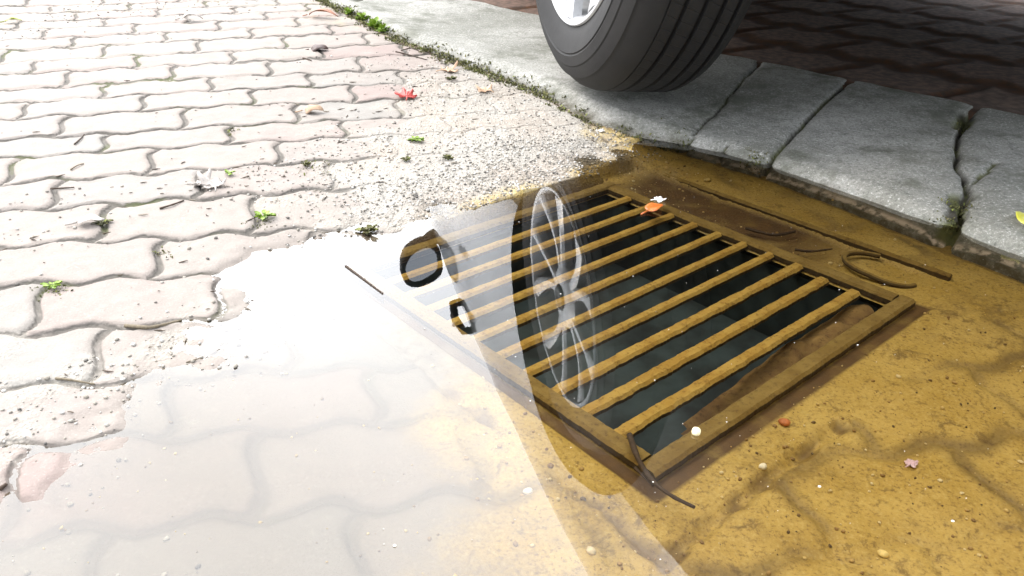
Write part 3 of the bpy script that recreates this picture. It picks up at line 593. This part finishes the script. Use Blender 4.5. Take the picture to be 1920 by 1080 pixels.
    # wheels
    def wheel(x, y, sgn):
        w = empty('wheel', (x, y, .340)); w.parent = root; w.rotation_euler = (math.radians(3.2), 0, 0 if sgn > 0 else math.pi)      # a little camber, as the car stands
        W_, R0 = .208, .340; pr = [(-.020, .220), (-.012, .231), (-.004, .256), (0.0, .277), (-.002, .279), (-.0005, .282), (-.004, .298), (-.0065, .300), (-.007, .303), (-.017, .318), (-.021, .319), (-.024, .322), (-.038, .3325), (-.050, .3368)]
        def groove(y0, w_, d=.008): return [(y0, R0 - .0005), (y0 - .001, R0 - d), (y0 - w_ + .001, R0 - d), (y0 - w_, R0 - .0005)]
        pr += [(-.056, .3385), (-.0565, .336), (-.0585, .336), (-.059, .3388)]
        pr += groove(-.078, .008) + groove(-.108, .008) + groove(-.136, .008) + groove(-.160, .007); pr += [(-.173, .3385), (-.185, .332), (-.196, .318), (-.206, .30), (-.208, .277), (-.218, .245), (-.200, .222)]
        t_ = part('tyre', lathe(pr, 160), M['rubber'], True, w); t_.data.set_sharp_from_angle(angle=math.radians(35))
        Rr = .232
        rim = [(-.018, Rr - .002), (-.010, Rr + .001), (-.007, Rr - .001), (-.009, Rr - .008), (-.018, Rr - .013), (-.035, Rr - .017), (-.12, Rr - .03), (-.21, Rr - .03), (-.215, Rr - .005), (-.16, Rr - .01), (-.03, Rr - .008)]
        parts = [lathe(rim + [rim[0]], 96)]
        for s5 in range(5):
            for sd_ in (-1, 1):
                a0 = math.radians(72 * s5 + 4 + sd_ * 7); a1 = math.radians(72 * s5 + 4 + sd_ * 19); V = []; n = 9
                for i in range(n + 1):
                    f = i / n; r = .045 + (Rr - .012 - .045) * f; a = a0 + (a1 - a0) * f ** 1.3; hw = .017 - .006 * math.sin(f * math.pi) + .008 * f ** 4; dep = -.020 + .008 * f - .016 * math.sin(f * math.pi) * .4
                    cx, cz_ = r * math.cos(a), r * math.sin(a); tx, tz = -math.sin(a), math.cos(a)
                    for o_, dy in ((-hw, -.018), (-hw * .92, -.002), (-hw * .5, .003), (hw * .5, .003), (hw * .92, -.002), (hw, -.018)): V.append((cx + tx * o_, dep + dy, cz_ + tz * o_))
                Fs = []
                for i in range(n):
                    for k in range(6): Fs.append((i*6+k, i*6+(k+1)%6, (i+1)*6+(k+1)%6, (i+1)*6+k))
                Fs.append(tuple(range(6))); Fs.append(tuple(range(n*6, n*6+6))[::-1]); parts.append((V, Fs))
        parts.append(lathe([(-.045, .001), (-.012, .001), (-.011, .03), (-.014, .055), (-.022, .068), (-.045, .07)], 48))
        rm = part('rim', joinm(parts), M['alloy'], True, w); rm.data.set_sharp_from_angle(angle=math.radians(40))
        hv, hf = lathe([(-.0115, .001), (-.007, .002), (-.0065, .024), (-.011, .029)], 32); part('hub_cap', (hv, hf), M['plastic'], True, rm)
        part('brake_disc', lathe([(-.09, .001), (-.075, .05), (-.075, .165), (-.10, .165), (-.10, .05)], 64), M['disc'], True, w)
        return w
    for x in (0, 2.5): wheel(x, .90, 1); wheel(x, -.90, -1)
    # exhaust box and axle beam under the floor
    part('rear_axle', tube([(0, -.70, .33), (0, .70, .33)], .035, 12), M['liner'])
    return root
build_car()
#LOOSE
# ------------------------------------------------------------------ loose things on the ground
ground = bpy.data.objects['paving']; kerb = bpy.data.objects['kerb']; puddle = bpy.data.objects['puddle']
def surf_z(x, y, water=False):
    z = -1.0
    for o in (ground, kerb):
        h, l, n, i = o.ray_cast(Vector((x, y, .5)), Vector((0, 0, -1)))
        if h: z = max(z, l.z)
    if z < -.9: z = -.03
    return max(z, 0.0) if water else z
def SP(px, py, water=False):               # the first real surface on that sight line
    d = Vector(ray(px, py)).normalized(); o_ = Vector((0, 0, CH)); best = None
    for o in (ground, kerb):
        h, l, n, i = o.ray_cast(o_, d)
        if h and (best is None or l.z > best.z): best = l.copy()
    if best is None or (water and best.z < 0): best = Vector(G(px, py, 0))
    return best
def oval(L, W, fold=.15, curl=.3, tip=1.6, n=14, m=7):
    V = []; Fc = []
    for i in range(n + 1):
        t = i / n; w = W * .5 * (math.sin(math.pi * t ** (1 / tip) if t < 1 else 0) ** .8 if 0 < t < 1 else .02)
        for j in range(m):
            u = j / (m - 1) * 2 - 1; x = (t - .5) * L; a = curl * (t - .5) * 2
            V.append((x * (1 - .25 * abs(a)), u * w, -curl * L * .5 * (t - .5) ** 2 * 2 + abs(u) * fold * w + .0012 * math.sin(9 * t + 3 * u)))
    for i in range(n):
        for j in range(m - 1): Fc.append((i*m+j, i*m+j+1, (i+1)*m+j+1, (i+1)*m+j))
    st_ = tube([(-.5 * L - .012, 0, -.001 - curl * L * .3), (-.5 * L, 0, -curl * L * .25)], .0007, 5); return joinm([(V, Fc), st_])
def lobed(R, lobes=5, deep=.55, cup=.25, seed=1):
    r = random.Random(seed); n = lobes * 12; V = [(0, 0, 0)]; Fc = []; rings = (.35, .65, 1.0)
    for q in rings:
        for k in range(n):
            a = -2.3 + 4.6 * k / (n - 1); ph = (k / (n - 1) * lobes) % 1; sp = abs(ph - .5) * 2
            big = .75 + .35 * math.cos(a); rr = R * big * (1 - (deep * sp ** 1.2) * q) * q * (1 + .04 * math.sin(k * 2.3))
            V.append((rr * math.cos(a), rr * math.sin(a), cup * rr * rr / R * (1 + .8 * math.sin(3 * a + seed)) + .06 * R * q * math.sin(k * 1.1)))
    for k in range(n - 1):
        Fc.append((0, 1 + k, 2 + k))
        for i in range(2): a = 1 + i * n + k; b = a + n; Fc.append((a, b, b + 1, a + 1))
    st_ = tube([(-.02 * R, 0, 0), (-.5 * R, .05 * R, .12 * R), (-.9 * R, .2 * R, .05 * R)], R * .022, 5); return joinm([(V, Fc), st_])
def place(name, VF, mat, px, py, rz, label, cat, group=None, rx=0, ry=0, water=False, dz=.002, solid=.0006, rest=True):
    me = mesh(name, *VF); o = link(name, me, mat); p = SP(px, py, water)
    R_ = Matrix.Rotation(rz, 4, 'Z') @ Matrix.Rotation(ry, 4, 'Y') @ Matrix.Rotation(rx, 4, 'X'); me.transform(R_)
    zmin = min(v.co.z for v in me.vertices) if rest else 0
    o.location = p + Vector((0, 0, dz - zmin))
    if solid: s = o.modifiers.new('thick', 'SOLIDIFY'); s.thickness = solid
    return tag(o, label, cat, group)
lm = lambda n, a, b, r=.5: leaf_material(n, a, b, r)
LR = lm('red_leaf', (.42, .035, .03), (.50, .10, .08)); LB = lm('brown_leaf', (.05, .03, .025), (.09, .05, .04)); LO = lm('rust_leaf', (.20, .06, .02), (.30, .11, .04)); LP = lm('pale_leaf', (.36, .33, .30), (.50, .46, .42), .7)
LT = lm('tan_leaf', (.42, .27, .17), (.50, .36, .25), .7); LG = lm('green_leaf', (.20, .26, .02), (.30, .34, .03)); LY = lm('yellow_leaf', (.62, .60, .05), (.70, .68, .22), .35); LN = lm('orange_leaf', (.42, .10, .02), (.55, .16, .03), .35); WH = lm('white_flake', (.70, .68, .66), (.82, .80, .78), .5); PK = lm('pink_petal', (.62, .42, .52), (.75, .6, .68), .5)
place('maple_leaf', lobed(.027, 7, .42, .16, 3), LR, 762, 186, 1.9, 'crumpled red lobed leaf lying on the paving near the sandy edge', 'leaf', rx=.12, ry=-.08)
place('curled_leaf', oval(.045, .034, -.5, .9), LB, 600, 96, .15, 'dark brown leaf curled into a little dome on the pale blocks', 'leaf', dz=.001)
place('fallen_leaf', oval(.085, .026, .3, .5), LO, 607, 34, -.2, 'long rust red leaf beside the green tuft at the kerb', 'leaf')
place('dried_leaf', oval(.040, .020, -.9, 1.0), LT, 590, 212, .1, 'small orange tinted dry leaf bent like a tent over a joint', 'leaf', dz=.001)
place('dried_leaf', lobed(.026, 5, .6, .3, 8), LT, 838, 135, .7, 'pale tan star shaped leaf by the mossy kerb foot', 'leaf')
place('dried_leaf', lobed(.024, 3, .4, .25, 6), LT, 912, 172, 2.5, 'tan wedge shaped dead leaf in the dirt below the tyre', 'leaf')
place('floating_leaf', oval(.034, .020, .15, .2), LN, 1228, 393, .75, 'orange leaf lying in the water over the grate end', 'leaf', water=True, dz=.0005)
place('white_flake', lobed(.011, 4, .3, .2, 4), WH, 1233, 377, .4, 'white scrap at the tip of the orange leaf over the grate', 'flake', water=True, dz=.001)
place('white_flake', lobed(.008, 4, .2, .2, 5), WH, 1125, 248, .2, 'tiny white scrap on the wet sand at the kerb foot', 'flake')
place('flower_petal', lobed(.007, 4, .3, .2, 9), PK, 1705, 875, .8, 'small pink petal in the yellow water near the right edge', 'petal')
place('fallen_leaf', oval(.05, .022, .3, .3), LY, 1915, 417, 1.3, 'bright yellow green leaf on the cracked kerb slab', 'leaf')
place('fallen_leaf', oval(.036, .016, .3, .4), LG, 26, 43, .5, 'small green leaf far back on the pale blocks', 'leaf')
place('curled_leaf', oval(.06, .018, -.4, .9), LP, 362, 40, .0, 'pale grey leaf arched over a joint in the back rows', 'leaf')
place('dried_leaf', oval(.032, .020, .2, .25), LP, 172, 420, .35, 'bleached grey leaf beside a sprig between two blocks', 'leaf')
place('dried_leaf', lobed(.020, 4, .45, .5, 12), LP, 372, 350, .2, 'left one of two bleached scraps of leaf in the dark litter', 'leaf'); place('dried_leaf', lobed(.024, 4, .5, .4, 13), LP, 402, 353, 2.2, 'right one of two bleached scraps of leaf in the dark litter', 'leaf')
def stick(name, pts, r0, r1, mat, label, cat='twig', water=None, lift=.0015):
    P = []
    for i, (a, b) in enumerate(pts):
        p = SP(a, b); z = p.z if water is None else water
        if water is not None: p = Vector(G(a, b, z))
        P.append(Vector((p.x, p.y, z + lift + .0006 * math.sin(i * 2.1))))
    Q = []
    for i in range(len(P) - 1):
        for f in np.linspace(0, 1, 5, endpoint=False):
            p0, p1, p2, p3 = P[max(i - 1, 0)], P[i], P[i + 1], P[min(i + 2, len(P) - 1)]; f = float(f)
            Q.append(.5 * (2 * p1 + (p2 - p0) * f + (2 * p0 - 5 * p1 + 4 * p2 - p3) * f * f + (3 * p1 - p0 - 3 * p2 + p3) * f ** 3))
    Q.append(P[-1]); n = len(Q); rr = [r0 + (r1 - r0) * i / (n - 1) for i in range(n)]; rr = [r * (.85 + .3 * random.random()) for r in rr]
    return tag(link(name, mesh(name, *tube(Q, rr, 7)), mat), label, cat)
stick('twig', [(1180,818),(1195,862),(1220,900),(1255,930),(1302,955)], .0028, .0012, M['twig'], 'curved brown twig lying over the near corner of the grate', water=-.006)
stick('twig', [(1398,430),(1425,438),(1455,442),(1490,436)], .0022, .0016, M['twig'], 'black twig in the sunken strip above the grate rail', water=-.017)
stick('twig', [(1490,470),(1520,474),(1560,468)], .0020, .0010, M['twig'], 'short black twig in the sunken strip near the ring', water=-.017)
stick('twig', [(742,98),(765,104),(800,113)], .0016, .0009, M['twig'], 'thin dark twig leaning along the mossy kerb foot')
stick('twig', [(752,96),(772,92),(790,99)], .0012, .0007, M['twig'], 'short dark twig crossing the moss above the red leaf')
stick('twig', [(568,110),(584,115)], .0018, .001, M['twig'], 'stubby dark twig in front of the dome shaped leaf')
stick('dry_stick', [(235,613),(275,617),(300,612),(340,603)], .0022, .0012, M['palewood'], 'dry grey green stick lying in a joint at the puddle edge', 'stick')
stick('dry_stick', [(105,712),(135,716),(178,722)], .0013, .0007, M['palewood'], 'thin dry stick on the gritty left shore', 'stick')
stick('dry_stick', [(140,272),(152,262),(158,253)], .0012, .0008, M['twig'], 'upper of two thin straws on the pale blocks at left', 'stick')
stick('dry_stick', [(133,320),(145,313),(157,308)], .0010, .0008, M['palewood'], 'lower of two thin straws on the pale blocks at left', 'stick')
stick('twig', [(95,356),(140,354)], .0012, .0008, M['twig'], 'dark twig across the block joint at far left')
stick('twig', [(0,920),(14,911)], .0018, .0012, M['twig'], 'stub of twig at the left edge of the shore')
stick('twig', [(300,393),(325,386),(345,377)], .0014, .0008, M['twig'], 'dark twig below the bleached leaf scraps')
stick('twig', [(1190,880),(1212,902),(1225,915)], .0016, .0008, M['twig'], 'short side twig beside the curved twig at the grate corner', water=-.010)
def weed(px, py, R, n, label, seed, mat=M['weed'], up=.6):
    r = random.Random(seed); parts = []
    for k in range(n):
        a = k * 2.4 + r.uniform(-.3, .3); l = R * r.uniform(.6, 1.1); w = l * r.uniform(.35, .5); el = r.uniform(.1, up); V = []; d = Vector((math.cos(a) * math.cos(el), math.sin(a) * math.cos(el), math.sin(el))); s = Vector((-math.sin(a), math.cos(a), 0))
        for t, q in ((.25, .05), (.5, .8), (.75, 1), (1, .1)):
            for e in (-1, 0, 1): V.append(d * (l * t) + s * (w * .5 * q * e) + Vector((0, 0, .1 * l * abs(e) - .35 * l * t * t * .5)))
        V += [v + Vector((0, 0, -.0005)) for v in V]; Fq = []
        for i in range(3):
            for j in range(2): q = i * 3 + j; Fq.append((q, q + 1, q + 4, q + 3)); Fq.append((q + 12, q + 15, q + 16, q + 13))
        parts.append((V, Fq)); parts.append(tube([(0, 0, -.002), tuple(d * l * .28)], .0006, 5))
    o = link('weed', mesh('weed', *joinm(parts)), mat); p = SP(px, py); o.location = p + Vector((0, 0, .002)); return tag(o, label, 'weed')
weed(780, 265, .014, 16, 'bright green weed in the gravel below the red leaf', 1); weed(495, 409, .014, 14, 'little green weed at a block end near the puddle', 2)
weed(100, 540, .012, 12, 'pale green weed in the joint at the left edge', 3); weed(192, 422, .013, 12, 'olive green sprig beside the bleached grey leaf', 4, M['moss']); weed(430, 328, .009, 12, 'tiny round green weed above the leaf litter', 5)
weed(840, 300, .010, 14, 'dull green weed on the sandy patch', 6, M['moss'], 1.0); weed(762, 302, .009, 12, 'flat olive weed between sand and gravel', 7, M['moss'], .9); weed(572, 312, .010, 12, 'dry olive weed at the end of the last clean joint', 8, M['moss'], 1.0)
weed(690, 437, .016, 24, 'tangled olive water weed at the shallow puddle edge', 9, M['moss'], .8); weed(845, 150, .014, 14, 'small olive weed at the kerb foot below the tan leaf', 10, M['moss'])
for i, (px, py, R, n) in enumerate([(655,27,.020,26),(680,38,.022,30),(703,52,.026,36),(718,60,.020,26)]):
    weed(px, py, R, n, ['green tuft farthest up the kerb foot', 'second green tuft down the kerb foot', 'largest green tuft at the kerb foot', 'green tuft at the lower end of the tuft row'][i], 20 + i, M['weed'], 1.2)
ICO = None
def ico(sub):
    b = bmesh.new(); bmesh.ops.create_icosphere(b, subdivisions=sub, radius=1); V = np.array([v.co[:] for v in b.verts]); Fa = np.array([[v.index for v in f.verts] for f in b.faces]); b.free(); return V, Fa
IV, IF = ico(1); IV2, IF2 = ico(2)
def stones(name, pts, mat, label=None):
    # pts: x, y, z, radius
    bases = []
    for _ in range(12):
        d = IV * (1 + rng.normal(0, .16, (len(IV), 1))); d = d * rng.uniform(.7, 1.25, (1, 3)); bases.append(d)
    n = len(pts); nv, nf = len(IV), len(IF); V = np.empty((n, nv, 3)); ang = rng.uniform(0, 6.28, n)
    for i, (x, y, z, r) in enumerate(pts):
        b = bases[i % 12] * r; c, s = math.cos(ang[i]), math.sin(ang[i]); V[i, :, 0] = x + b[:, 0] * c - b[:, 1] * s; V[i, :, 1] = y + b[:, 0] * s + b[:, 1] * c; V[i, :, 2] = z + b[:, 2] * .75 + r * .35
    Fa = (IF[None] + (np.arange(n) * nv)[:, None, None]).reshape(-1, 3); return tag(link(name, np_mesh(name, V.reshape(-1, 3), Fa), mat, smooth=False), kind='stuff')
KSIDE = np.sign(pl_dist(np.array([1.2]), np.array([2.2]), KP)[2][0])
def scatter(N, dens, rlo, rhi, x0=-1.1, x1=1.1, y0=.36, y1=2.2, ok=None, skew=2.0, water=False):
    x = rng.uniform(x0, x1, N); y = rng.uniform(y0, y1, N); d = idw(x, y, dens, 3.5); d *= .35 + 1.3 * fbm(x, y, .11, 77); d = np.clip(d - .075, 0, 1); kd_, _, ks_ = pl_dist(x, y, KP); keep = (rng.random(N) < d) & ~((ks_ == KSIDE) & (kd_ > .004)); x, y = x[keep], y[keep]; out = []
    for a, b in zip(x, y):
        z = surf_z(a, b)
        if ok and not ok(a, b, z): continue
        out.append((a, b, z, rlo + (rhi - rlo) * rng.random() ** skew))
    return out
GD = [(1000,310,1.3),(900,345,1.4),(1080,290,.9),(1120,300,.8),(800,365,1.2),(700,375,.6),(850,300,.4),(1040,330,1),(950,330,1),(720,320,.2),(620,400,.35),(560,395,.22),(640,440,.25),(700,450,.3),(100,720,.28),(200,690,.25),(60,800,.26),(40,900,.22),(300,600,.15),(280,660,.22),(900,170,.22),(800,230,.14),(950,230,.16),(1040,230,.2),(500,470,.1),(200,500,.05),(400,400,.08),(300,350,.06),(200,300,.02),(100,150,0),(400,150,0),(600,60,.02),(500,250,.03),(650,200,.03),(150,600,.04),(60,1000,.12),(100,640,.08),(400,800,0),(800,700,0),(1200,600,0),(1500,900,0),(1400,350,0),(1250,280,.1),(1700,500,0),(1300,150,0),(1700,300,0),(1200,420,0),(1000,450,0)]
stones('gravel', scatter(200000, GD, .0007, .0027, ok=lambda x, y, z: z > -.009), M['gravel'])
UD = [(1400,1000,.35),(1200,1000,.6),(1150,950,.55),(1700,800,.3),(1500,760,.45),(1900,600,.2),(1900,950,.3),(1050,820,.5),(1300,880,.5),(800,1000,.22),(400,900,.16),(150,1000,.2),(500,750,.12),(700,800,.14),(950,950,.3),(1080,330,.6),(1180,320,.7),(1000,380,.7),(900,400,.7),(1450,370,.2),(700,560,.02),(600,600,.04),(1770,460,.2),(300,300,0),(800,200,0)]
stones('sunken_gravel', scatter(30000, UD, .0006, .0024, y0=.33, y1=1.4, ok=lambda x, y, z: z < -.002 and not (abs((x-GC[0])*GU[0]+(y-GC[1])*GU[1]) < .24 and abs((x-GC[0])*GV[0]+(y-GC[1])*GV[1]) < .245), skew=3), M['subgravel'])
def pebble(px, py, r, col, label, sq=(1, .8, .6)):
    V = IV2 * (1 + .08 * np.sin(IV2[:, [1, 2, 0]] * 4 + px)) * np.array(sq) * r; o = link('pebble', mesh('pebble', V, IF2), simple('pebble_stone', col, .6, sc=200), None, True); p = SP(px, py); o.location = p + Vector((0, 0, r * .35)); o.rotation_euler = (0, 0, px); return tag(o, label, 'pebble')
pebble(1470, 795, .0055, (.50, .17, .06), 'reddish pebble under yellow water right of the grate'); pebble(1305, 812, .0050, (.75, .66, .40), 'pale pebble on the near rail of the grate'); pebble(1326, 340, .0055, (.55, .42, .16), 'yellow pebble in the water between grate and kerb'); pebble(990, 924, .0042, (.80, .78, .72), 'white pebble under the sky reflection near the bottom'); pebble(1108, 985 + 50, .004, (.7, .62, .45), 'cream pebble by the lower seam of the concrete bed'); pebble(1430, 877, .004, (.78, .74, .6), 'whitish pebble in the dark seam beside the grate bed'); pebble(1655, 1041, .0042, (.78, .62, .25), 'yellowish pebble at the bottom right'); pebble(790, 95 + 30, .004, (.3, .27, .22), 'grey pebble at the kerb foot near the twigs')
def flecks(name, pts, mat):
    V = []; Fc = []
    for x, y, z, r in pts:
        o = len(V); n = 6; a0 = random.random() * 6; s = random.uniform(.4, 1)
        for lay in (0, -.0003): V += [(x + r * math.cos(a0 + k * 1.047) , y + r * s * math.sin(a0 + k * 1.047), z + lay) for k in range(n)]
        Fc += [tuple(o + k for k in range(n)), tuple(o + n + k for k in range(n - 1, -1, -1))] + [(o + k, o + n + k, o + n + (k + 1) % n, o + (k + 1) % n) for k in range(n)]
    return tag(link(name, mesh(name, V, Fc), mat, smooth=False), kind='stuff')
pts = []
for _ in range(90):
    a, b = random.uniform(700, 1900), random.uniform(350, 1070); g = G(a, b, .0008)
    if terr(g[0], g[1]) < -.006: pts.append((g[0], g[1], .0008, .0003 + .0010 * random.random() ** 6))
flecks('floating_specks', pts, M['specks'])
# dark crumbs and dead stalks strewn on the dry blocks
def crumbs():
    V = []; Fc = []
    DD = [(390,355,1),(350,350,.8),(430,345,.6),(250,350,.2),(560,300,.5),(520,330,.35),(640,240,.3),(200,440,.25),(330,440,.15),(300,620,.5),(250,610,.4),(330,650,.45),(250,690,.25),(100,700,.12),(100,560,.06),(480,420,.12),(700,290,.3),(760,210,.3),(850,180,.3),(300,250,.04),(100,200,.02),(400,100,.02),(600,120,.06),(1000,210,.3),(800,700,0),(1300,600,0),(1000,330,.15),(30,330,.15)]
    for x, y, z, r in scatter(7000, DD, .0012, .007, ok=lambda x, y, z: z > -.003, skew=2.5):
        a = random.random() * 6.28 if random.random() < .4 else random.uniform(-.2, .6); d = Vector((math.cos(a), math.sin(a), random.uniform(-.1, .25))); c = Vector((x, y, z + .0012)); bend = Vector((-d.y, d.x, 0)) * r * random.uniform(-.5, .5)
        v, f = tube([c - d * r, c + bend * .6, c + d * r], [.0003 + r * .06, .0004 + r * .09, .0003], 5); o = len(V); V += v; Fc += [tuple(i + o for i in g) for g in f]
    return tag(link('plant_litter', mesh('plant_litter', V, Fc), M['litter'], smooth=False), kind='stuff')
crumbs()
def moss():
    FL = np.array([SP(a, b)[:2] for a, b in [(520,-40),(600,2),(640,20),(670,36),(740,75),(820,103),(897,133),(955,155),(1017,180),(1060,207),(1110,236),(1200,262),(1300,290)]]); d = np.r_[0, np.cumsum(np.linalg.norm(np.diff(FL, axis=0), axis=1))]; V = []; Fc = []
    def blade(p, l, w):
        a = random.random() * 6.28; e = random.uniform(.3, 1.4); dv = Vector((math.cos(a) * math.cos(e), math.sin(a) * math.cos(e), math.sin(e))); s = Vector((-math.sin(a), math.cos(a), 0)) * w; o = len(V)
        V.extend([p - s * .5, p + s * .5, p + dv * l * .55 + s * .6, p + dv * l * .55 - s * .6, p + dv * l + Vector((0, 0, -.2 * l))]); Fc.extend([(o, o + 1, o + 2, o + 3), (o + 3, o + 2, o + 4)])
    for _ in range(1500):
        t = random.uniform(0, d[-1] - .0); x = np.interp(t, d, FL[:, 0]); y = np.interp(t, d, FL[:, 1]); dn = (.25 + 1.1 * fbm(np.array([t]), np.array([0.]), .08, 44)[0]) * np.interp(t / d[-1], [0, .72, .82, 1], [1, 1, .35, .12])
        if random.random() > dn: continue
        off = random.gauss(-.004, .011); x -= off * .5; y -= off * .8; z = surf_z(x, y)
        for _k in range(9): blade(Vector((x + random.gauss(0, .004), y + random.gauss(0, .004), z - .001)), random.uniform(.003, .009), random.uniform(.0012, .003))
    for px, py, n, sp in [(1415,298,45,.010),(1795,390,60,.010),(1800,240,20,.008),(1780,420,30,.008),(495,412,10,.008),(1250,268,25,.02),(435,245,14,.008),(140,275,0,.01),(585,312,16,.015),(100,545,12,.008),(310,475,10,.008)]:
        c = SP(px, py)
        for _ in range(n):
            x, y = c.x + random.gauss(0, sp), c.y + random.gauss(0, sp); z = surf_z(x, y)
            for _k in range(5): blade(Vector((x + random.gauss(0, .003), y + random.gauss(0, .003), z - .001)), random.uniform(.002, .006), random.uniform(.001, .0025))
    return tag(link('moss', mesh('moss', V, Fc), M['moss'], smooth=False), kind='stuff')
moss()
